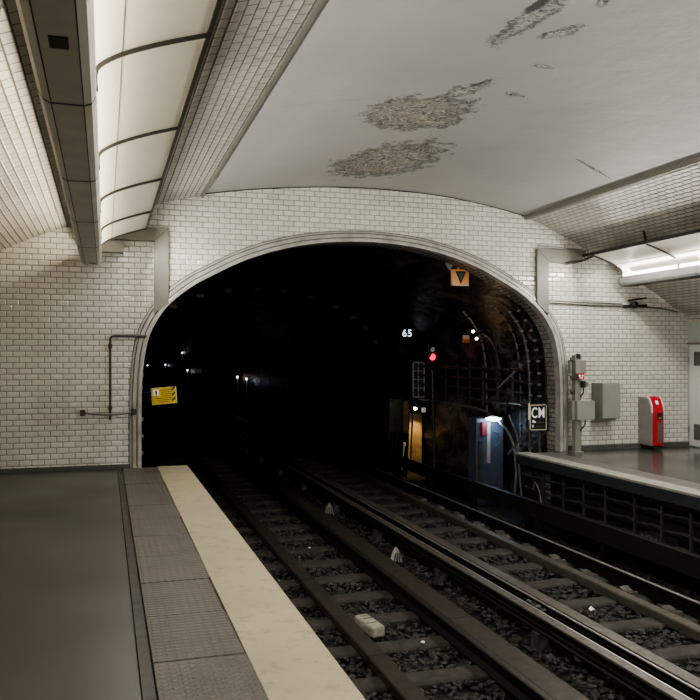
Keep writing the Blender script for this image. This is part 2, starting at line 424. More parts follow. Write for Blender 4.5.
struct(MB().box(-2.1, .34, Y1-.03, Y1-.001, 0, .055).build('baseboard_left', M['stone_dark']))
struct(MB().box(7.33, 9.71, Y1-.03, Y1-.001, 0, .075).build('baseboard_right', M['stone_dark']))
# track bed
m = MB(); m.add([(.5,YB,-1.22),(7.2,YB,-1.22),(7.2,170,-1.22),(.5,170,-1.22)], [(0,1,2,3)]); struct(m.build('floor_track', M['bed']))

# ballast stones between the sleepers
import numpy as np
rng = np.random.default_rng(3)
ico = bmesh.new(); bmesh.ops.create_icosphere(ico, subdivisions=1, radius=1); ico.verts.ensure_lookup_table()
IV = np.array([v.co[:] for v in ico.verts]); IF = np.array([[v.index for v in f.verts] for f in ico.faces]); ico.free()
nS = 19000
px = rng.uniform(1.10, 6.4, nS); py = 3.6 + (rng.random(nS)**1.5)*14
sz = rng.uniform(.018, .036, nS)
V = IV[None]*(1+rng.uniform(-.35,.35,(nS,len(IV),1)))
V = V*np.stack([rng.uniform(.8,1.5,nS), rng.uniform(.7,1.2,nS), rng.uniform(.5,.9,nS)],1)[:,None,:]*sz[:,None,None]
ang = rng.uniform(0, 6.28, nS); ca, sa = np.cos(ang)[:,None], np.sin(ang)[:,None]
X = V[:,:,0]*ca - V[:,:,1]*sa + px[:,None]; Yv = V[:,:,0]*sa + V[:,:,1]*ca + py[:,None]
Z = V[:,:,2] - 1.175 + rng.uniform(-.012,.025,(nS,1))
VV = np.stack([X,Yv,Z],2).reshape(-1,3); FF = (IF[None] + (np.arange(nS)*len(IV))[:,None,None]).reshape(-1,3)
me = bpy.data.meshes.new('ballast'); me.from_pydata(VV.tolist(), [], FF.tolist()); me.materials.append(M['stones'])
ob = bpy.data.objects.new('ballast', me); C.objects.link(ob)
tag(ob, 'loose dark ballast stones spread between the sleepers of both tracks', 'ballast', kind='stuff')

# ------------------------------------------------------------------ tracks
def sleeper_mesh(x0, x1):
    m = MB(); y = 0
    m.prism([(-.125,-1.23),(.125,-1.23),(.125,-1.15),(.105,-1.128),(-.105,-1.128),(-.125,-1.15)], 'x', x0, x1); return m
def shift(m, dx, dy, dz=0): m.v = [(a+dx, b+dy, c+dz) for a, b, c in m.v]; return m
for x0, x1, y0, lab, grp in ((1.22, 3.62, 3.93, 'dusty brown sleeper under the left track between its running plates', 'sleepers of the left track'),
                             (4.08, 6.2, 3.78, 'dusty brown sleeper under the right track beyond the paired bars', 'sleepers of the right track')):
    first = None
    for k in range(24):
        if first is None:
            first = shift(sleeper_mesh(x0, x1), 0, y0).build('sleeper', M['sleeper'], bevel=.008); tag(first, lab, 'sleeper', grp); o = first
        else:
            o = dup(first, (random.uniform(-.04,.04), .771*k, random.uniform(-.004,.004))); o.rotation_euler.z = random.uniform(-.012,.012)
YT = 165
# left running plate, in bolted lengths
t = thing('running_plate', 'flat dusty steel plate along the left platform side of the left track', 'rail', (2.27, 4, -1.13))
MB().prism([(2.185,-1.13),(2.355,-1.13),(2.355,-1.062),(2.345,-1.05),(2.195,-1.05),(2.185,-1.062)], 'y', YB, YT).build('plate', M['plate'], t)
for y in (5.05, 6.6, 9.1, 12.1, 15.1): MB().box(2.183,2.357,y,y+.012,-1.13,-1.0485).build('joint', M['raildark'], t)
for y in (6.61, 12.1):
    MB().box(2.357,2.385,y-.22,y+.22,-1.12,-1.075).build('fishplate', M['plate'], t, bevel=.006)
# inner rail with plate beside it
t = thing('running_rail', 'dark rail with a worn shining head left of the wide plate', 'rail', (3.155, 4, -1.13))
rp = [(-.07,-1.13),(.07,-1.13),(.07,-1.115),(.012,-1.095),(.012,-1.035),(.035,-1.02),(.035,-.992),(.025,-.985),(-.025,-.985),(-.035,-.992),(-.035,-1.02),(-.012,-1.035),(-.012,-1.095),(-.07,-1.115)]
MB().prism([(3.155+a,b) for a,b in rp], 'y', YB, YT).build('rail_web', M['raildark'], t)
MB().prism([(3.155+a,b) for a,b in ((-.030,-.990),(.030,-.990),(.022,-.982),(-.022,-.982))], 'y', YB, YT).build('rail_head', M['railtop'], t)
t = thing('running_plate', 'wide brown steel plate along the right side of the left track', 'rail', (3.4, 4, -1.13))
MB().prism([(3.26,-1.15),(3.53,-1.15),(3.53,-1.065),(3.515,-1.048),(3.275,-1.048),(3.26,-1.065)], 'y', YB, YT).build('plate', M['plate'], t)
for y in (7.3, 10.4, 13.5): MB().box(3.258,3.532,y,y+.012,-1.13,-1.0465).build('joint', M['raildark'], t)
# paired raised bars between the tracks
def guide_bar(x0, x1, zt, label):
    t = thing('guide_bar', label, 'guide bar', ((x0+x1)/2, 4, -1.2)); xc = (x0+x1)/2; w = x1-x0
    MB().box(x0, x1, YB, YT, zt-.022, zt).build('top_flange', M['bardust'], t, bevel=.004)
    MB().prism([(x0+.01,zt-.16),(x1-.01,zt-.16),(x1-.01,zt-.14),(xc+.02,zt-.125),(xc+.02,zt-.022),(xc-.02,zt-.022),(xc-.02,zt-.125),(x0+.01,zt-.14)], 'y', YB, YT).build('web', M['raildark'], t)
    MB().box(x0-.012, x0+.006, YB, YT, zt-.085, zt-.07).build('side_strip', M['railtop'], t)
    y = 4.3
    while y < 24:
        MB().box(x0-.02, x1+.02, y-.06, y+.06, -1.22, zt-.16).build('support', M['tunnelgrey'], t, bevel=.006); y += 2.31
    return t
tB = guide_bar(3.835, 3.93, -.85, 'raised flat-topped bar with grooved side, left of the central pair')
MB().box(3.936, 3.952, YB, YT, -.872, -.858).build('sheen_edge', M['shine'], tB)  # bright strip draws the glint along the bar
tC = guide_bar(4.14, 4.27, -.86, 'raised flat-topped bar with plain dark side, right of the central pair')
MB().box(4.12, 4.138, YB, YT, -.885, -.872).build('sheen_edge', M['shine'], tC)
t = thing('bar_coupling', 'dark lumpy coupling clamped between the paired central bars', 'coupling', (4.04, 6.95, -1.0))
MB().box(3.96,4.12,6.85,7.2,-.99,-.90).build('clamp_body', M['raildark'], t, bevel=.012)
for y in (6.93, 7.1): MB().lathe((4.04,y,-.90), [(.028,0),(.028,.02),(.018,.03)], 'z', 10).build('bolt', M['tunnelgrey'], t)
# right track: plate with lumpy clips, low rail, tall guide bar
t = thing('running_plate', 'dusty plate edged with lumpy clips along the right track', 'rail', (5.47, 4, -1.15))
MB().prism([(5.39,-1.15),(5.52,-1.15),(5.52,-1.065),(5.51,-1.05),(5.40,-1.05),(5.39,-1.065)], 'y', YB, YT).build('plate', M['bardust'], t)
y = 5.2; k = 0
while y < 14:
    m = MB(); w = .34 + .1*random.random()
    m.prism([(y,-1.16),(y+w,-1.16),(y+w*.9,-1.075),(y+w*.62,-1.04+.015*(k%2)),(y+w*.35,-1.06),(y+w*.12,-1.045)], 'x', 5.525, 5.64+.03*random.random())
    m.build('clip', M['plate'], t, bevel=.01); y += .71 + .12*random.random(); k += 1
t = thing('running_rail', 'low dark rail with a thin bright head in front of the tall side bar', 'rail', (5.86, 4, -1.13))
MB().prism([(5.86+a,b) for a,b in rp], 'y', YB, YT).build('rail_web', M['raildark'], t)
MB().prism([(5.86+a,b) for a,b in ((-.030,-.990),(.030,-.990),(.022,-.982),(-.022,-.982))], 'y', YB, YT).build('rail_head', M['shine'], t)  # bright head colour paints in a lamp glint
t = thing('guide_bar', 'tall dark side bar running along the foot of the right platform', 'guide bar', (6.08, 4, -1.1))
MB().prism([(6.05,-.80),(6.09,-.81),(6.09,-.62),(6.13,-.61),(6.13,-.59),(6.05,-.59)], 'y', YB, YT).build('bar', M['barblack'], t)
MB().box(6.035, 6.052, YB, YT, -.815, -.795).build('lower_lip', M['barblack'], t)
y = 5.0
while y < 24:
    MB().box(6.09,6.2,y-.05,y+.05,-1.22,-.64).build('support', M['raildark'], t, bevel=.006); y += 1.93
# small things lying on the bed
t = thing('concrete_block', 'pale worn rectangular block lying against the left running plate', 'block', (2.48,7.45,-1.13))
R = Matrix.Rotation(.12,3,'Z')
MB().obox((2.47,7.42,-1.075), (.15,.42,.11), R).build('block', M['block'], t, bevel=.025)
MB().obox((2.47,7.34,-1.019), (.10,.012,.004), R).obox((2.47,7.48,-1.019), (.10,.012,.004), R).obox((2.47,7.56,-1.019), (.10,.012,.004), R).build('mould_groove', M['stone_dark'], t)
for x, y, s, lab in ((3.70,10.0,.075,'small pale ribbed marker standing by the central bars, nearer one'), (3.72,13.4,.075,'small pale triangular marker standing by the central bars, farther one')):
    t = thing('track_marker', lab, 'marker', (x,y,-1.2), 'pale markers by the central bars')
    MB().prism([(x-s*1.1,-1.2),(x+s*1.1,-1.2),(x+s*.7,-1.06),(x+s*.1,-.98),(x-s*.5,-1.06)], 'y', y-.05, y+.05).build('face_plate', M['glass'], t, bevel=.01)
    for k in range(3): MB().bar((x-s*.6+k*s*.5,y-.055,-1.18),(x-s*.35+k*s*.4,y-.055,-1.05),.012,.008).build('ridge', M['stone_dark'], t)
for x, y, sx, rz, lab in ((2.86,6.98,.05,.3,'crumpled white paper scrap on ballast near the pale block'), (4.98,7.42,.03,.8,'tiny white scrap on ballast of the right track'), (2.75,10.9,.035,.5,'small pale scrap on a far sleeper of the left track')):
    o = MB().add([(x-sx,y-.02,-1.155),(x,y-.03,-1.135),(x+sx,y-.01,-1.15),(x+sx*.9,y+.03,-1.14),(x,y+.025,-1.12),(x-sx*1.1,y+.02,-1.145)], [(0,1,4,5),(1,2,3,4)]).build('paper_scrap', M['label_white_glow'])
    so = o.modifiers.new('Solidify','SOLIDIFY'); so.thickness = .004; tag(o, lab, 'litter')

# ------------------------------------------------------------------ under the right platform
for k, y in enumerate((12.0-.85, 10.57, 10.04, 9.52, 8.88, 8.35, 7.83, 7.25, 6.7)):
    t = thing('cable_hanger', 'thin grey upright carrying cables beneath the right platform edge', 'cable hanger', (6.6,y,-1.2), 'cable hangers under the right platform')
    MB().box(6.585,6.615,y-.014,y+.014,-1.2,-.2).build('upright', M['hangergrey'], t)
    for z in (-.42,-.62,-.80): MB().tube([(6.615,y,z),(6.72,y,z-.02),(6.76,y,z+.02)], .008, 6).build('hook', M['tunnelgrey'], t)
zt = [(-.40,'upper slack black cable hung under the right platform'),(-.60,'middle slack black cable hung under the right platform'),(-.78,'lower slack black cable hung under the right platform')]
for z, lab in zt:
    pts = []
    for i in range(90):
        y = 3 + i*.1; pts.append((6.69, y, z + .012 - .03*abs(math.sin((y-.2)*5.6))))
    tag(MB().tube(pts, .018, 6).build('cable', M['tunnelgrey'], smooth=40), lab, 'cable')
t = thing('junction_box', 'dark ribbed box among cables under the right platform', 'box', (6.72,8.6,-1.2))
MB().box(6.64,6.85,8.35,8.85,-.98,-.72).build('box', M['tunnelgrey'], t, bevel=.01)
for k in range(5): MB().box(6.632,6.642,8.40+k*.09,8.44+k*.09,-.96,-.74).build('cooling_fin', M['rackgrey'], t)
tag(MB().tube([(6.5,11.3,-.55+0*0),(6.48,11.2,-.42),(6.46,11.05,-.5),(6.45,10.95,-.72),(6.47,10.9,-.95)], .008, 8).build('cable', M['tag'], smooth=60), 'short looping pale cable below the tip of the right platform', 'cable')

# ------------------------------------------------------------------ ceiling light bands
XF = lambda x: 8.11 - x
def band(side):
    fx = (lambda x: x) if side == 'l' else XF
    dz = 0 if side == 'l' else -.08
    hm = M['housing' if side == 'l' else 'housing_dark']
    yE = 11.37; n = 8; L = 1.8
    lab = {'l':'long grey ceiling light trough with cream curved reflectors above the left platform', 'r':'long ceiling light trough with bright white reflectors above the right platform'}[side]
    t = thing('ceiling_light', lab, 'ceiling light', (fx(-.16), 4, 2.8+dz))
    hp = [(-.257,2.795),(-.097,2.795),(-.062,2.808),(-.044,2.845),(-.042,2.95),(-.055,2.955),(-.065,2.87),(-.29,2.87),(-.318,2.955),(-.333,2.95),(-.314,2.855),(-.29,2.813)]
    for k in range(n):
        y1 = yE - k*L; y0 = y1 - L
        h = MB().prism([(fx(a), b+dz) for a, b in hp], 'y', y0+.012, y1).build('housing', hm, t)
        # lengthwise pressed lines and end seam
        for xx in (-.255,-.103): MB().box(min(fx(xx),fx(xx+.006)),max(fx(xx),fx(xx+.006)), y0+.012, y1, 2.7935+dz, 2.797+dz).build('pressed_line', M['seam'], h)
        MB().prism([(fx(a*1.0 + (.0)), b+dz-.003 if b < 2.86 else b+dz) for a, b in hp], 'y', y0-.006, y0+.012).build('seam_band', M['seam'], t)
        MB().tube([(fx(-.16), y0+.12, 2.90+dz), (fx(-.16), y1-.12, 2.90+dz)], .014, 10).build('fluorescent_tube', M['tube'], t)
        MB().box(min(fx(-.335),fx(-.10)),max(fx(-.335),fx(-.10)),y0+.012,y1,3.03+dz,3.04+dz).build('cutoff_lid', M['seam'], t)  # unseen lid added to block steep light toward the vault
        for yy in (y0+.5, y1-.5): MB().tube([(fx(-.27),yy,2.95+dz),(fx(-.30),yy,3.2+dz),(fx(-.30),yy,3.42)], .008, 6).build('hanger', M['seam'], t)
    MB().prism([(fx(a), b+dz) for a, b in ((-.257,2.795),(-.097,2.795),(-.062,2.808),(-.044,2.845),(-.042,2.95),(-.333,2.95),(-.314,2.855),(-.29,2.813))], 'y', yE, yE+.02).build('end_cap', M['housing' if side == 'l' else 'seam'], t, bevel=.008)
    if side == 'l':
        MB().box(-.212,-.138, 3.30,3.42, 2.789,2.797).build('label_plate', M['black'], t)
        MB().box(-.20,-.12, 11.1,11.16, 2.789,2.797).build('label_plate', M['black'], t)
    rp_ = resample([(-.055,2.93),(-.05,3.05),(.05,3.13),(.2,3.195),(.36,3.25),(.53,3.30)], 4)
    ro = offset(rp_, .015)
    yR = 11.2 if side == 'l' else 11.3
    nR = 8
    for k in range(nR):
        y1 = yR - (0 if k == 0 else 1.35 + (k-1)*1.83); y0 = yR - (1.35 + k*1.83)
        rpn = MB().prism([(fx(a), b+dz) for a, b in list(rp_) + list(ro[::-1])], 'y', y0+.006, y1-.006).build('reflector', M['reflector'], t, smooth=40)
        i = len(rp_)//2 - 1
        a, b = rp_[i]; MB().box(min(fx(a),fx(a+.004)), max(fx(a),fx(a+.004)), y0+.02, y1-.02, b+dz-.004, b+dz+.004).build('fold_line', M['duct'], rpn)
    for k in range(nR):
        yy = yR - (1.35 + k*1.83)
        lo = offset(rp_, -.022)
        MB().prism([(fx(a), b+dz) for a, b in list(lo) + list(ro[::-1])], 'y', yy-.007, yy+.007).build('rib', M['rib'], t, smooth=40)
        MB().prism([(fx(a), b+dz) for a, b in list(offset(rp_,-.012)) + list(ro[::-1])], 'y', yy+.016, yy+.06).build('rib_flange', M['reflector'], t, smooth=40)
        MB().bar((fx(.52), yy, 3.30+dz), (fx(.56), yy, 3.66 if side == 'l' else 3.40), .03, .02).build('bracket', M['rib'], t)
    lo = offset(rp_, -.02)
    MB().prism([(fx(a), b+dz) for a, b in list(lo) + list(ro[::-1])], 'y', yR-.004, yR+.016).build('end_rib', M['rib'], t, smooth=40)
    MB().prism([(fx(.525),3.285+dz),(fx(.55),3.285+dz),(fx(.55),3.33+dz),(fx(.525),3.33+dz)], 'y', yR-1.35-nR*1.83, yR+.3*(side == 'r')).build('edge_rail', M['rib'], t)
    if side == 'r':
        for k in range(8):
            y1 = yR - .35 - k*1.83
            MB().prism([(XF(a), b+dz) for a, b in ((.0,3.02),(.075,3.085),(.09,3.06),(.02,3.0))], 'y', y1-1.55, y1).build('grey_strip', M['housing'], t)  # grey strip under each right reflector panel
    return t
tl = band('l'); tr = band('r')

# ------------------------------------------------------------------ ducts and pipes on the end wall
def Lduct(poly, mitre, label):
    t = thing('cable_duct', label, 'duct', (poly[0][0], Y1, poly[0][1]))
    MB().prism(poly, 'y', Y1-.06, Y1-.001).build('duct_cover', M['duct'], t, bevel=.003)
    (a, b), (c, d) = mitre
    MB().bar((a, Y1-.0605, b), (c, Y1-.0605, d), .004, .008).build('mitre_seam', M['seam'], t); return t
Lduct([(.66,2.16),(.86,2.30),(.86,3.37),(.0,3.37),(.0,3.18),(.66,3.18)], ((.66,3.18),(.86,3.37)), 'beige elbow-shaped cable duct left of the tunnel mouth')
Lduct([(6.72,2.42),(6.93,2.24),(6.93,3.12),(7.30,3.07),(7.56,3.16),(7.64,3.31),(6.72,3.31)], ((6.93,3.12),(6.72,3.31)), 'beige elbow-shaped cable duct right of the tunnel mouth')
o = MB().box(-.07,.25,Y1-.16,Y1,2.99,3.14).build('wall_box', M['duct'], bevel=.006); tag(o, 'small beige box on the end wall under the left reflector end', 'box')
t = thing('wall_pipe', 'thin dark pipe bent from the tunnel mouth down the left tiled wall', 'pipe', (.07,Y1,.7))
MB().tube([(.56,Y1-.05,1.84),(.12,Y1-.05,1.84),(.085,Y1-.05,1.83),(.07,Y1-.05,1.80),(.07,Y1-.05,.68)], .016, 10).build('pipe', M['pipe'], t, smooth=50)
for z in (1.70,.85): MB().lathe((.07,Y1-.05,z-.03), [(.026,0),(.026,.06)], 'z', 12).build('collar', M['pipe'], t)
t = thing('hand_rail', 'short sagging metal bar between two brackets on the left tiled wall', 'bar', (.04,Y1,.75))
MB().tube([(-.29,Y1-.05,.785),(-.13,Y1-.09,.765),(.05,Y1-.10,.755),(.22,Y1-.09,.765),(.38,Y1-.05,.785)], .014, 8).build('bar', M['conduit'], t, smooth=50)
for x in (-.29,.38): MB().box(x-.035,x+.035,Y1-.075,Y1,.745,.825).build('bracket', M['pipe'], t, bevel=.006)
# right wall conduits
t = thing('conduit', 'grey double conduit crossing the right tiled wall at half height', 'conduit', (7,Y1,2.4))
MB().tube([(6.95,Y1-.03,2.475),(7.7,Y1-.03,2.46),(8.35,Y1-.03,2.445)], .013, 8).build('upper_tube', M['conduit'], t)
MB().tube([(6.95,Y1-.03,2.45),(8.0,Y1-.03,2.41),(8.45,Y1-.03,2.405),(8.9,Y1-.03,2.40),(9.25,Y1-.03,2.37),(9.45,Y1-.05,2.33)], .014, 8).build('lower_tube', M['conduit'], t)
t = thing('pipe_valve', 'small dark valve cluster on the conduit of the right tiled wall', 'valve', (8.5,Y1,2.42))
MB().lathe((8.55,Y1-.10,2.43), [(.05,-.06),(.06,-.02),(.06,.02),(.03,.05)], 'y', 12).build('valve_body', M['cable'], t)
MB().bar((8.42,Y1-.09,2.50),(8.78,Y1-.09,2.55),.03,.03).build('lever', M['cable'], t); MB().bar((8.35,Y1-.07,2.40),(8.8,Y1-.07,2.42),.05,.05).build('coupler', M['cable'], t)
t = thing('conduit', 'thin conduit under the tiled vault above the right cable duct', 'conduit', (7.2,Y1,3.3))
MB().tube([(6.75,Y1-.035,3.355),(7.5,Y1-.035,3.33),(7.56,Y1-.035,3.31),(7.57,Y1-.035,3.16)], .012, 8).build('tube', M['conduit'], t)
for x in (7.62,7.68): MB().tube([(x,Y1-.035,3.32),(x,Y1-.035,3.14)], .009, 6).build('drop_tube', M['conduit'], t)
o = MB().tube([(7.25,Y1-.08,3.085),(7.5,Y1-.12,3.13),(7.66,Y1-.25,3.21)], .018, 8).build('strut', M['pipe'], smooth=50); tag(o, 'dark slanting strut from the right duct to the light trough', 'strut')
t = thing('wall_hook', 'small dark hook fixed on the tiled vault above the right trough', 'hook', (8.2,11.2,3.05))
MB().tube([(8.2,11.1,3.12),(8.16,11.05,3.02),(8.25,10.95,2.98)], .014, 6).build('hook', M['cable'], t); MB().lathe((8.2,11.1,3.07), [(.04,0),(.03,.06)], 'z', 10).build('base', M['cable'], t)

# ------------------------------------------------------------------ equipment on the right platform
t = thing('equipment_post', 'galvanised grey upright channel beside the tunnel mouth on the right platform', 'post', (7.37,11.45,0))
MB().prism([(7.315,11.37),(7.425,11.37),(7.425,11.47),(7.405,11.47),(7.405,11.39),(7.335,11.39),(7.335,11.47),(7.315,11.47)], 'z', 0, 1.58).build('channel', M['post'], t)
MB().box(7.28,7.46,11.34,11.5,0,.012).build('base_plate', M['post'], t); MB().box(7.335,7.405,11.36,11.40,1.52,1.60).build('cap', M['cable'], t)
for z in (1.50,1.20,.97): MB().tube([(7.31,11.40,z),(7.27,11.38,z-.02),(7.235,11.37,z+.0),(7.23,11.37,z+.04)], .012, 6).build('cable_hook', M['cable'], t)
t = thing('junction_box', 'upper pale grey box with red sticker on the equipment post', 'box', (7.48,11.36,1.30))
MB().box(7.27,7.465,11.29,11.37,1.28,1.50).build('case', M['post'], t, bevel=.006); MB().box(7.23,7.33,11.38,11.46,1.28,1.50).build('side_case', M['steelside'], t, bevel=.006)
st = MB().box(7.315,7.425,11.284,11.292,1.19,1.285).build('sticker', M['red'], t); MB().box(7.325,7.36,11.281,11.285,1.235,1.26).box(7.38,7.415,11.281,11.285,1.235,1.26).box(7.34,7.40,11.281,11.285,1.205,1.22).build('sticker_print', M['label_white_glow'], st)
t = thing('wall_switch', 'small dark switch with a cable below the sticker on the post', 'switch', (7.5,11.36,1.06))
MB().box(7.41,7.465,11.30,11.37,1.05,1.16).build('switch_body', M['cable'], t, bevel=.005); MB().box(7.475,7.525,11.31,11.37,1.06,1.15).build('socket', M['steelside'], t, bevel=.005)
MB().tube([(7.44,11.33,1.05),(7.445,11.33,.98),(7.42,11.34,.93),(7.40,11.355,.90)], .011, 6).build('lead', M['cable'], t)
t = thing('junction_box', 'lower wide grey box across the equipment post', 'box', (7.5,11.36,.53))
MB().box(7.29,7.62,11.27,11.37,.53,.84).build('case', M['steelbox'], t, bevel=.006); MB().box(7.23,7.32,11.33,11.42,.53,.84).build('side_case', M['steelside'], t, bevel=.006)
MB().tube([(7.47,11.32,.53),(7.465,11.32,.45),(7.44,11.33,.41),(7.42,11.35,.39),(7.41,11.36,.34)], .012, 6).build('lead', M['cable'], t)
t = thing('electrical_cabinet', 'square grey metal cabinet on the tiled wall of the right platform', 'cabinet', (7.95,11.5,.52))
MB().box(7.77,8.11,11.30,Y1,.54,1.12).build('body', M['steelside'], t, bevel=.006)
d = MB().box(7.775,8.105,11.278,11.298,.545,1.115).build('door', M['steelbox'], t, bevel=.004)
MB().lathe((7.82,11.275,.84), [(.012,0),(.010,.008)], 'y', 12).build('lock', M['stainless'], d)
MB().box(7.76,8.07,11.35,11.55,.50,.54).build('cable_gland_plate', M['steelside'], t)
t = thing('call_terminal', 'red-fronted grey call terminal low on the right tiled wall', 'terminal', (8.86,11.45,.03))
sp = [(11.25,.07),(11.25,.62),(11.27,.72),(11.33,.84),(11.38,.875),(11.60,.875),(11.60,.07)]
MB().prism(sp, 'x', 8.69, 8.93).build('body', M['stainless'], t, bevel=.004)
fr = [(11.25,.075),(11.25,.62),(11.27,.72),(11.33,.84),(11.38,.873),(11.37,.89),(11.32,.86),(11.255,.735),(11.233,.63),(11.233,.075)]
MB().prism(fr, 'x', 8.71, 8.915).build('front', M['red'], t, bevel=.004)
for x in (8.69,8.915): MB().prism([(11.262,.62),(11.28,.72),(11.34,.84),(11.38,.873),(11.37,.893),(11.315,.86),(11.25,.735),(11.243,.62)], 'x', x, x+.022).build('white_edge', M['white'], t)
MB().box(8.79,8.885,11.226,11.234,.50,.62).build('screen', M['screen'], t); MB().box(8.81,8.86,11.222,11.227,.515,.545).build('button', M['stainless'], t)
MB().box(8.795,8.885,11.226,11.234,.12,.46).build('speaker_panel', M['grille'], t)
MB().obox((8.82,11.285,.79),(.05,.004,.07),Matrix.Rotation(-.5,3,'X')).build('symbol', M['label_white_glow'], t)
MB().box(8.71,8.915,11.27,11.55,.03,.07).build('plinth', M['cable'], t)
# service door in the right wall
d = struct(MB().box(9.685,9.712,10.3,11.53,.02,1.76).build('door_1', M['door'], bevel=.004))
MB().box(9.678,9.687,11.2,11.42,1.40,1.64).build('vent_grille', M['grille'], d); MB().box(9.678,9.687,11.2,11.42,.13,.40).build('vent_grille', M['grille'], d)
for z in (.3,1.5): MB().tube([(9.68,11.545,z-.05),(9.68,11.545,z+.05)], .012, 8).build('hinge', M['stainless'], d)
struct(MB().box(9.67,9.715,10.2,11.58,1.77,1.80).build('trim_12', M['duct']))

# ------------------------------------------------------------------ signs and lamps in the tunnel
def plate(x0,x1,y,z0,z1,th=.02): return MB().box(x0,x1,y,y+th,z0,z1)
t = thing('arrow_sign', 'square orange sign with a dark triangle hanging inside the tunnel mouth', 'sign', (5.66,12.2,2.74))
plate(5.505,5.815,12.2,2.735,3.01,.05).build('panel', M['orange'], t, bevel=.006)
MB().prism([(5.57,2.975),(5.76,2.975),(5.665,2.765)], 'y', 12.193, 12.199).build('triangle_border', M['brown'], t)
MB().prism([(5.605,2.955),(5.725,2.955),(5.665,2.82)], 'y', 12.188, 12.192).build('triangle', M['tri'], t)
MB().box(5.505,5.815,12.19,12.2,2.735,2.748).box(5.505,5.518,12.19,12.2,2.735,3.01).build('pale_rim', M['cream'], t)
MB().tube([(5.63,12.22,3.01),(5.63,12.22,3.10)], .022, 10).build('stem', M['cream'], t)
o = MB().add([(5.38,12.15,3.05),(5.44,12.13,2.97),(5.48,12.15,3.05),(5.53,12.14,3.07),(5.44,12.17,3.10),(5.37,12.16,3.13)], [(0,1,2),(0,2,4,5),(2,3,4)]).build('torn_flake', M['tag'])
o.modifiers.new('Solidify','SOLIDIFY').thickness = .01; tag(o, 'ragged pale flake on the tunnel lining left of the orange sign', 'flake')
t = thing('warning_sign', 'tilted yellow warning sign on the left side of the tunnel mouth', 'sign', (.85,12.4,.82))
R = Matrix.Rotation(-.07,3,'Y')
cc = Vector((.855,12.4,.965))
def at(dx, dz, dy=0): return cc + R @ Vector((dx,dy,dz))
MB().obox(at(0,0), (.375,.012,.255), R).build('panel', M['yellow_edge'], t); MB().obox(at(0,0,-.005), (.355,.012,.235), R).build('face', M['yellow'], t)
MB().obox(at(-.115,.055,-.013), (.085,.004,.09), R).build('pictogram_ground', M['label_white_glow'], t)
MB().obox(at(-.115,.062,-.017), (.026,.004,.055), R).obox(at(-.115,.025,-.017), (.012,.004,.03), R).build('pictogram', M['brown'], t)
m = MB()
for k, w in enumerate((.16,.15,.16,.12)): m.obox(at(.03,.085-k*.03,-.013), (w,.003,.008), R)
for k in range(3): m.obox(at(-.01,-.035-k*.028,-.013), (.24-.04*k,.003,.008), R)
m.build('printed_line', M['brown'], t)
for k in range(3):
    m = MB(); p = [at(.115,-.10+k*.08,-.013), at(.165,-.055+k*.08,-.013), at(.165,-.02+k*.08,-.013), at(.115,-.065+k*.08,-.013)]
    m.add(p + [q + Vector((0,.004,0)) for q in p], [(0,1,2,3),(7,6,5,4),(0,4,5,1),(1,5,6,2),(2,6,7,3),(3,7,4,0)]); m.build('stripe', M['black'], t)
MB().tube([at(-.18,.05),(.60,12.42,1.02),(.42,12.45,1.0)], .010, 6).tube([at(-.18,-.06),(.58,12.42,.9),(.42,12.45,.82)], .010, 6).build('bracket', M['pipe'], t)
t = thing('plate_sign', 'black sign with white letters CM at the right tunnel wall', 'sign', (6.97,11.93,.3))
R = Matrix.Rotation(.03,3,'Y')
plate(6.79,7.13,11.93,.31,.76,.02).build('panel', M['black'], t, bevel=.01)
bw = .016
MB().box(6.80,7.12,11.922,11.93,.735,.75).box(6.80,7.12,11.922,11.93,.32,.335).box(6.80,6.80+bw,11.922,11.93,.32,.75).box(7.12-bw,7.12,11.922,11.93,.32,.75).build('border', M['cream'], t)
MB().box(6.775,6.80,11.922,11.945,.50,.78).build('pale_edge', M['cream'], t)
text('letters', 'CM', .22, (6.958,11.926,.605), M['label_white_glow'], t, M=Matrix.Rotation(math.pi/2,3,'X') @ Matrix.Diagonal((.76,1.12,1)), bold=.003)
MB().box(6.85,6.885,11.922,11.93,.45,.49).box(6.85,6.87,11.922,11.93,.37,.41).box(6.89,6.91,11.922,11.93,.445,.47).build('small_print', M['label_white_glow'], t)
MB().box(6.93,7.09,11.922,11.93,.445,.455).box(6.93,7.09,11.922,11.93,.38,.388).build('small_line', M['conduit'], t)
MB().box(6.98,7.02,11.95,11.98,-.25,.76).build('stay', M['tunnelgrey'], t)
t = thing('number_sign', 'lit number 65 on a black plate high on the right tunnel wall', 'sign', (6.75,17.5,2.0))
plate(6.52,7.0,17.5,1.95,2.28,.06).build('panel', M['black'], t, bevel=.006)
text('digits', '65', .235, (6.755,17.49,2.10), M['digits'], t, bold=.002)
MB().bar((6.95,17.55,2.1),(7.1,17.55,2.1),.05,.05).build('bracket', M['tunnelgrey'], t)
t = thing('signal_light', 'black signal head showing a red light below a grey lens', 'signal', (6.78,16.0,1.2))
MB().box(6.66,6.92,16.0,16.2,1.28,1.86).build('head', M['black'], t, bevel=.02)
MB().lathe((6.76,15.99,1.55), [(.075,-.0),(.06,.015),(.02,.022)], 'y', 16).build('red_lens', M['redlamp'], t)
MB().lathe((6.76,15.99,1.71), [(.055,-.0),(.04,.015),(.01,.02)], 'y', 16).build('grey_lens', M['whitelamp'], t)
MB().lathe((6.76,15.99,1.38), [(.055,-.0),(.04,.015)], 'y', 16).build('dark_lens', M['screen'], t)
for z in (1.55,1.71,1.38):
    v = []; f = []
    for k in range(13):
        a = math.pi*k/12
        for yy in (15.90,15.99): v.append((6.76+.085*math.cos(a), yy, z+.085*math.sin(a)))
    for k in range(12): f.append((2*k,2*k+1,2*k+3,2*k+2))
    MB().add(v, f).build('hood', M['black'], t)
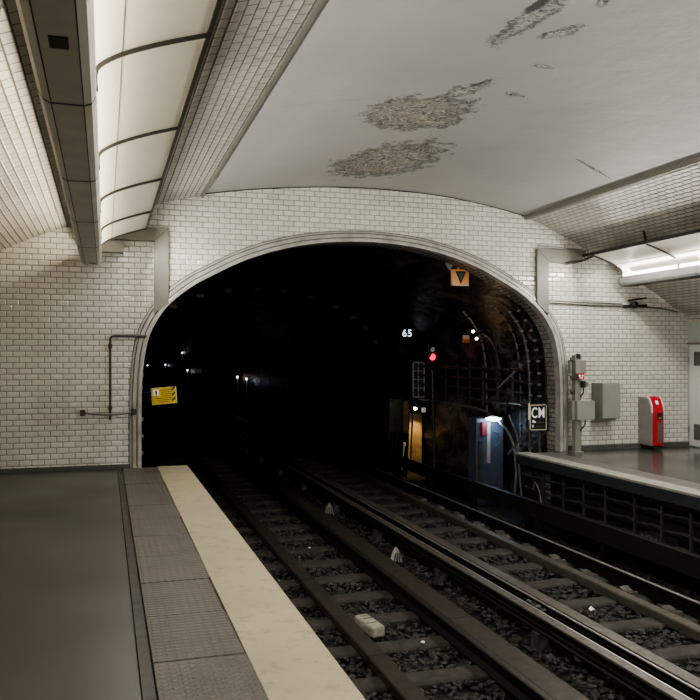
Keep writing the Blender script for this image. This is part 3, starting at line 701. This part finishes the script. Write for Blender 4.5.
MB().tube([(6.8,16.1,1.3),(6.85,16.1,-.9)], .03, 8).build('mast', M['tunnelgrey'], t)
o = plate(6.68,6.83,14.3,1.83,1.98,.015).build('marker_plate', M['orangered']); tag(o, 'small faded orange square plate beside the two warm lamps', 'plate')
MB().box(6.685,6.825,14.29,14.299,1.90,1.975).build('upper_half', M['tag'], o)
for z, y, lab in ((2.04,14.0,'upper small warm bulb lamp on the right tunnel wall'), (1.90,13.85,'lower small warm bulb lamp on the right tunnel wall')):
    t = thing('tunnel_lamp', lab, 'lamp', (6.8,y,z), 'warm bulb lamps')
    MB().lathe((6.76,y,z), [(.010,-.028),(.026,-.010),(.027,.008),(.015,.028)], 'y', 12).build('bulb', M['warmlamp'], t, smooth=60)
    MB().tube([(6.80,y+.04,z),(7.0,y+.06,z+.02)], .02, 8).build('holder', M['tunnelgrey'], t)
def point(name, loc, col, e, r=.03):
    l = bpy.data.lights.new(name, 'POINT'); l.energy = e; l.color = col; l.shadow_soft_size = r
    o = bpy.data.objects.new(name, l); C.objects.link(o); o.location = loc; return o
point('warm_bulb_light', (6.68,13.8,1.97), (1,.55,.25), 1.6)
for k, (pts, lab) in enumerate((([(6.95,14.0,2.0),(6.99,13.7,1.86),(7.02,13.5,1.55),(7.05,13.4,1.0)], 'dark conduit arching down from the warm bulb lamps'), ([(7.02,13.1,1.75),(6.98,13.3,1.80),(6.98,13.45,1.74),(7.04,13.55,1.5),(7.06,13.55,.9)], 'second dark conduit bending beside the warm bulb lamps'))):
    tag(MB().tube(resample(pts,5), .022, 8).build('conduit', M['tunnelgrey'], smooth=50), lab, 'conduit')
# open lattice frame
t = thing('lattice_frame', 'pale open lattice frame standing at the right tunnel wall', 'frame', (6.86,17,.6))
fx0, fx1, fz0, fz1 = 6.70,7.0,.62,1.44
m = MB()
m.box(fx0,fx0+.03,17,17.04,fz0,fz1).box(fx1-.03,fx1,17,17.04,fz0,fz1).box(fx0,fx1,17,17.04,fz1-.03,fz1).box(fx0,fx1,17,17.04,fz0,fz0+.03); m.build('outer_frame', M['palesteel'], t)
for z in (.83,1.03,1.22): MB().box(fx0,fx1,17.005,17.035,z,z+.018).build('rung', M['palesteel'], t)
MB().box(6.84,6.858,17.005,17.035,fz0,fz1).build('upright', M['palesteel'], t)
MB().box(6.74,6.96,17.05,17.2,.64,1.42).build('back_panel', M['tunnelgrey'], t)
MB().bar((7.0,17.1,1.0),(7.12,17.1,1.0),.04,.04).bar((6.72,17.02,.62),(6.75,17.3,-1.2),.03,.03).build('stay', M['tunnelgrey'], t)
# lit niche with board
t = thing('trackside_cabinet', 'dark upright cabinet with a tan lit edge at the tunnel wall', 'cabinet', (6.75,18,-.3))
MB().box(6.5,6.82,18.0,18.35,-.26,.55).build('case', M['tunnelgrey'], t, bevel=.01)
MB().box(6.86,6.98,17.98,18.3,-.28,.50).build('lit_side_panel', M['tan'], t, bevel=.005)
for x in (6.55,6.64,6.74): MB().tube([(x,18.15,-.26),(x-.02,18.15,-.7),(x-.05,18.2,-1.22)], .018, 6).build('cable_tail', M['cable'], t)
MB().box(6.82,7.1,18.1,18.3,-.2,.5).build('rear_bracket', M['tunnelgrey'], t)
t = thing('backing_board', 'tall tan board leaning at the tunnel wall lit from above', 'board', (6.88,17.3,-1.2))
m = MB(); p = [(6.66,17.25,-1.22),(7.02,17.25,-1.22),(7.11,17.45,.23),(6.81,17.45,.23)]
m.add(p + [(a,b+.03,c) for a,b,c in p], [(0,1,2,3),(7,6,5,4),(0,4,5,1),(1,5,6,2),(2,6,7,3),(3,7,4,0)]); m.build('board', M['tan'], t)
t = thing('tunnel_lamp', 'small round lamp above the tan board in the tunnel', 'lamp', (6.82,17.35,.34))
MB().lathe((6.83,17.2,.36), [(.02,-.03),(.055,-.01),(.055,.01),(.03,.03)], 'z', 14).build('bulb', M['warmlamp'], t, smooth=60)
MB().box(6.88,7.1,17.2,17.4,.30,.60).build('hood', M['cable'], t, bevel=.01); MB().box(7.0,7.09,17.17,17.20,.27,.38).build('lit_label', M['label_white_glow'], t)
sl = bpy.data.lights.new('board_light', 'SPOT'); sl.energy = 60; sl.color = (1,.70,.36); sl.spot_size = math.radians(75); sl.spot_blend = .6; sl.shadow_soft_size = .03
so = bpy.data.objects.new('board_light', sl); C.objects.link(so); so.location = (6.85,17.05,.30); so.rotation_euler = (math.radians(22),0,math.radians(-8))
t = thing('strip_tube', 'thin pale vertical tube low beside the tan board', 'tube', (6.62,17.6,-1.0))
MB().tube([(6.60,17.3,-.5),(6.53,17.25,-1.05)], .018, 8).build('tube', M['white'], t); MB().box(6.58,6.64,17.28,17.34,-.52,-.42).build('end_fitting', M['tag'], t)
# blue lit niche
t = thing('trackside_cabinet', 'blue-grey upright cabinet lit by a cool lamp near the right platform', 'cabinet', (6.85,13.45,-1.2))
MB().box(6.56,7.12,13.45,13.8,-1.2,.42).build('case', M['blue'], t, bevel=.01)
MB().box(6.60,6.68,13.42,13.45,-.95,.0).build('side_strip', M['tunnelgrey'], t); MB().box(6.76,6.83,13.41,13.45,-.42,.34).build('white_strip', M['tag'], t, bevel=.004)
MB().box(6.64,6.74,13.38,13.45,.10,.34).build('red_case', M['crimson'], t, bevel=.008)
MB().tube([(6.93,13.42,-.1),(7.0,13.38,-.05),(7.04,13.38,.05),(6.98,13.40,.15),(6.9,13.42,.17)], .008, 6).build('loop_cable', M['conduit'], t)
t = thing('tunnel_lamp', 'cool white bowl lamp above the blue-grey cabinet', 'lamp', (6.83,13.3,.42))
MB().lathe((6.82,13.28,.42), [(.05,-.045),(.14,-.02),(.15,.005),(.06,.03)], 'z', 18).build('bowl', M['coollamp'], t, smooth=60)
MB().bar((6.82,13.28,.46),(6.85,13.6,.50),.05,.03).build('arm', M['tunnelgrey'], t)
point('cool_bowl_light', (6.85,13.2,.33), (.5,.72,1), 8, .05)
# cable rack with uprights and horizontal cables
for k in range(7):
    y = 12.75 + k*.58
    t = thing('cable_bracket', 'dark upright bracket holding cables along the right tunnel wall', 'cable bracket', (6.93,y,.5), 'cable brackets on the right tunnel wall')
    MB().box(6.90,6.94,y-.02,y+.02,.62,1.42).build('upright', M['tunnelgrey'], t)
    for z in (.75,.95,1.15,1.35): MB().box(6.80,6.92,y-.015,y+.015,z-.03,z-.012).build('arm', M['tunnelgrey'], t)
    for z in (.7,1.3): MB().bar((6.94,y,z),(7.2,y,z),.03,.03).build('wall_stay', M['tunnelgrey'], t)
names = ['topmost','second','third','lowest']
for j, z in enumerate((1.35,1.15,.95,.75)):
    pts = []
    for i in range(70):
        y = 12.3 + i*.35; pts.append((6.86, y, z + .01 - .035*abs(math.sin((y-12.75)/.58*math.pi))))
    tag(MB().tube(pts, .022, 6).build('cable', M['tunnelgrey'], smooth=40), names[j] + ' of the cables lying on the right tunnel brackets', 'cable')
tag(MB().tube(resample([(6.84,16.9,.61),(6.84,15,.58),(6.84,13.9,.55),(6.88,13.2,.40),(6.95,12.8,.05),(6.97,12.7,-.5),(6.95,12.75,-1.0)],6), .025, 8).build('cable', M['rackgrey'], smooth=50), 'pale cable curving down past the blue-grey cabinet', 'cable')
tag(MB().tube(resample([(7.0,13.0,.5),(7.03,12.75,.1),(7.0,12.65,-.4),(7.03,12.6,-1.0)],6), .018, 8).build('cable', M['rackgrey'], smooth=50), 'second thin cable beside the blue-grey cabinet', 'cable')
tag(MB().tube(resample([(6.75,14.6,.5),(6.7,14.7,.1),(6.68,14.75,-.3),(6.62,14.95,-.55),(6.6,15.4,-.62)],6), .02, 8).build('cable', M['tunnelgrey'], smooth=50), 'bent dark cable left of the blue-grey cabinet', 'cable')
for p0, p1, lab in (((6.72,12.55,-.15),(7.12,12.3,.42),'dark slanting arm below the CM sign'), ((6.95,12.2,.0),(7.15,12.0,.28),'short lower slanting arm beside the CM sign'), ((6.72,12.9,1.0),(7.05,12.6,1.42),'thin slanting rod above the cool lamp')):
    tag(MB().bar(p0, p1, .045, .03).build('strut', M['tunnelgrey']), lab, 'strut')
# cables climbing the reveal edge on the right
a3 = [p for p in offset(arch, .04) if p[0] > CX and p[1] < 2.45 and p[1] > -.3]
for dx, yy, r, lab in ((-.03, Y1+.40, .026, 'thick black cable climbing the right edge of the tunnel mouth'), (-.05, Y1+.60, .02, 'thinner black cable behind the one at the right tunnel edge'),
        (-.03, Y1+.95, .022, 'grey clamped cable arching up the right tunnel wall behind the CM sign'), (-.02, Y1+1.3, .018, 'slim cable arching up the tunnel wall between CM sign and cool lamp'), (-.04, Y1+2.6, .024, 'cable arching up the right tunnel wall past the warm bulb lamps')):
    t = thing('riser_cable', lab, 'cable', (7.1,yy,0))
    MB().tube([(p[0]+dx, yy, p[1]) for p in a3], r, 8).build('cable', M['cable' if yy < Y1+.8 else 'rackgrey'], t, smooth=50)
    for p in a3[2::3]: MB().box(p[0]+dx-.02,p[0]+dx+.03,yy-.03,yy+.02,p[1]-.018,p[1]+.018).build('clamp', M['tag'] if Y1+.5 < yy < Y1+1 else M['cable'], t)
t = thing('wall_conduit', 'dark clamped conduit inside the left edge of the tunnel mouth', 'conduit', (.55,12.3,0))
MB().tube([(.50,12.3,-.3),(.50,12.3,1.5)], .02, 8).build('tube', M['tunnelgrey'], t)
for z in (.1,.35,.6,1.25,1.4): MB().box(.45,.55,12.26,12.33,z,z+.05).build('clamp', M['rackgrey'], t)
for z, lab in ((.45,'upper cable along the left tunnel wall'),(.25,'lower cable along the left tunnel wall')):
    tag(MB().tube([(.47, 12.2+i*.8, z-.04*abs(math.sin(i*1.57))) for i in range(40)], .02, 6).build('cable', M['tunnelgrey'], smooth=40), lab, 'cable')
# ring of small brackets across the tunnel crown
a4 = offset(arch, .08); cand = [i for i, p in enumerate(a4) if p[1] > 2.0]
for k in range(13):
    i = cand[int(k*(len(cand)-1)/12)]; p = a4[i]
    tag(MB().box(p[0]-.10,p[0]+.10,20.6,20.66,p[1]-.12,p[1]-.005).build('crown_bracket', M['rackgrey'], bevel=.01), 'small grey bracket in the arc across the tunnel crown', 'bracket', 'brackets across the tunnel crown')
# distant lamps along the right tunnel wall
for k, (y, z, mat, lab, e, col) in enumerate(((41,.42,'farcool','cool distant lamp on the right tunnel wall, first of the far row',5,(.6,.75,1)),(44,.45,'farlamp','warm distant lamp on the right tunnel wall, second of the far row',4,(1,.75,.5)),(72,.38,'farcool','tiny distant lamp, third of the far row in the tunnel',6,(.8,.85,1)),
        (77,1.95,'farcool','tiny distant lamp set higher than its far neighbours',4,(.9,.9,1)),(99,.62,'farcool','tiny distant lamp, fourth of the far row in the tunnel',6,(.9,.9,1)),(142,.12,'farcool','last and dimmest distant lamp deep in the tunnel',0,(1,1,1)))):
    t = thing('tunnel_lamp', lab, 'lamp', (7.05,y,z), 'distant tunnel lamps'); s = 1 + (y-40)/100
    MB().lathe((6.98,y,z), [(.03*s,-.06*s),(.06*s,-.02*s),(.06*s,.02*s),(.03*s,.05*s)], 'z', 12).build('bulb', M[mat], t); MB().bar((7.0,y,z+.1),(7.22,y,z+.12),.06,.05).build('arm', M['tunnelgrey'], t)
    MB().box(6.97,7.03,y+.08,y+.14,max(-1.2,z-1.1),z+.1).build('post', M['rackgrey'], t)  # pale bar added to draw the streak of light below the lamp
    if e: point('far_light_%d' % k, (6.93,y-.12,z-.12), col, e*.35)

# ------------------------------------------------------------------ light
def area(name, loc, rot, sx, sy, e, col):
    l = bpy.data.lights.new(name, 'AREA'); l.shape = 'RECTANGLE'; l.size = sx; l.size_y = sy; l.energy = e; l.color = col
    o = bpy.data.objects.new(name, l); C.objects.link(o); o.location = loc; o.rotation_euler = rot; return o
WARM = (1,.90,.72); NEU = (1,.965,.915)
yc, LL = (YB+11.3)/2, 11.3-YB
def fan(name, x, z, deg, size, e, col, spread=180):
    o = area(name, (x,yc,z), (0, math.radians(deg), 0), size, LL, e, col); o.data.spread = math.radians(spread); return o
fan('left_band_to_reflector', -.05, 2.965, -168, .05, 165, WARM)
fan('left_band_to_vault', -.29, 2.965, 118, .03, 260, WARM)
fan('left_reflector_fill', .60, 3.02, -76, .10, 470, NEU)  # added lamp standing in for the glow of the left reflectors
fan('right_band_to_reflector', 8.16, 2.885, 168, .05, 250, NEU)
fan('right_band_to_vault', 8.40, 2.885, -118, .03, 260, NEU)
fan('right_reflector_fill', 7.46, 2.95, 74, .10, 470, NEU)  # same added glow on the right, no lamp of its own there
fan('left_down_fill', .30, 3.10, -20, .10, 110, NEU)  # extra downlight added below the reflectors as fill
fan('right_down_fill', 7.85, 3.02, -8, .10, 380, NEU)  # added fill that brightens the right platform and its wall
w = bpy.data.worlds.new('World'); sc.world = w; w.use_nodes = True
w.node_tree.nodes['Background'].inputs[0].default_value = (.5,.5,.5,1); w.node_tree.nodes['Background'].inputs[1].default_value = .02

# ------------------------------------------------------------------ camera
cam = bpy.data.cameras.new('Camera'); co = bpy.data.objects.new('Camera', cam); C.objects.link(co)
cam.sensor_width = 36; cam.lens = 36*800/700; cam.clip_end = 400; cam.clip_start = .05
cam.shift_y = 7/700
yaw = math.atan(245/800)
co.location = (0,0,1.55); co.rotation_euler = (math.pi/2, 0, -yaw)
sc.camera = co
sc.view_settings.view_transform = 'AgX'
sc.view_settings.look = 'AgX - Medium High Contrast'
sc.view_settings.exposure = -0.5
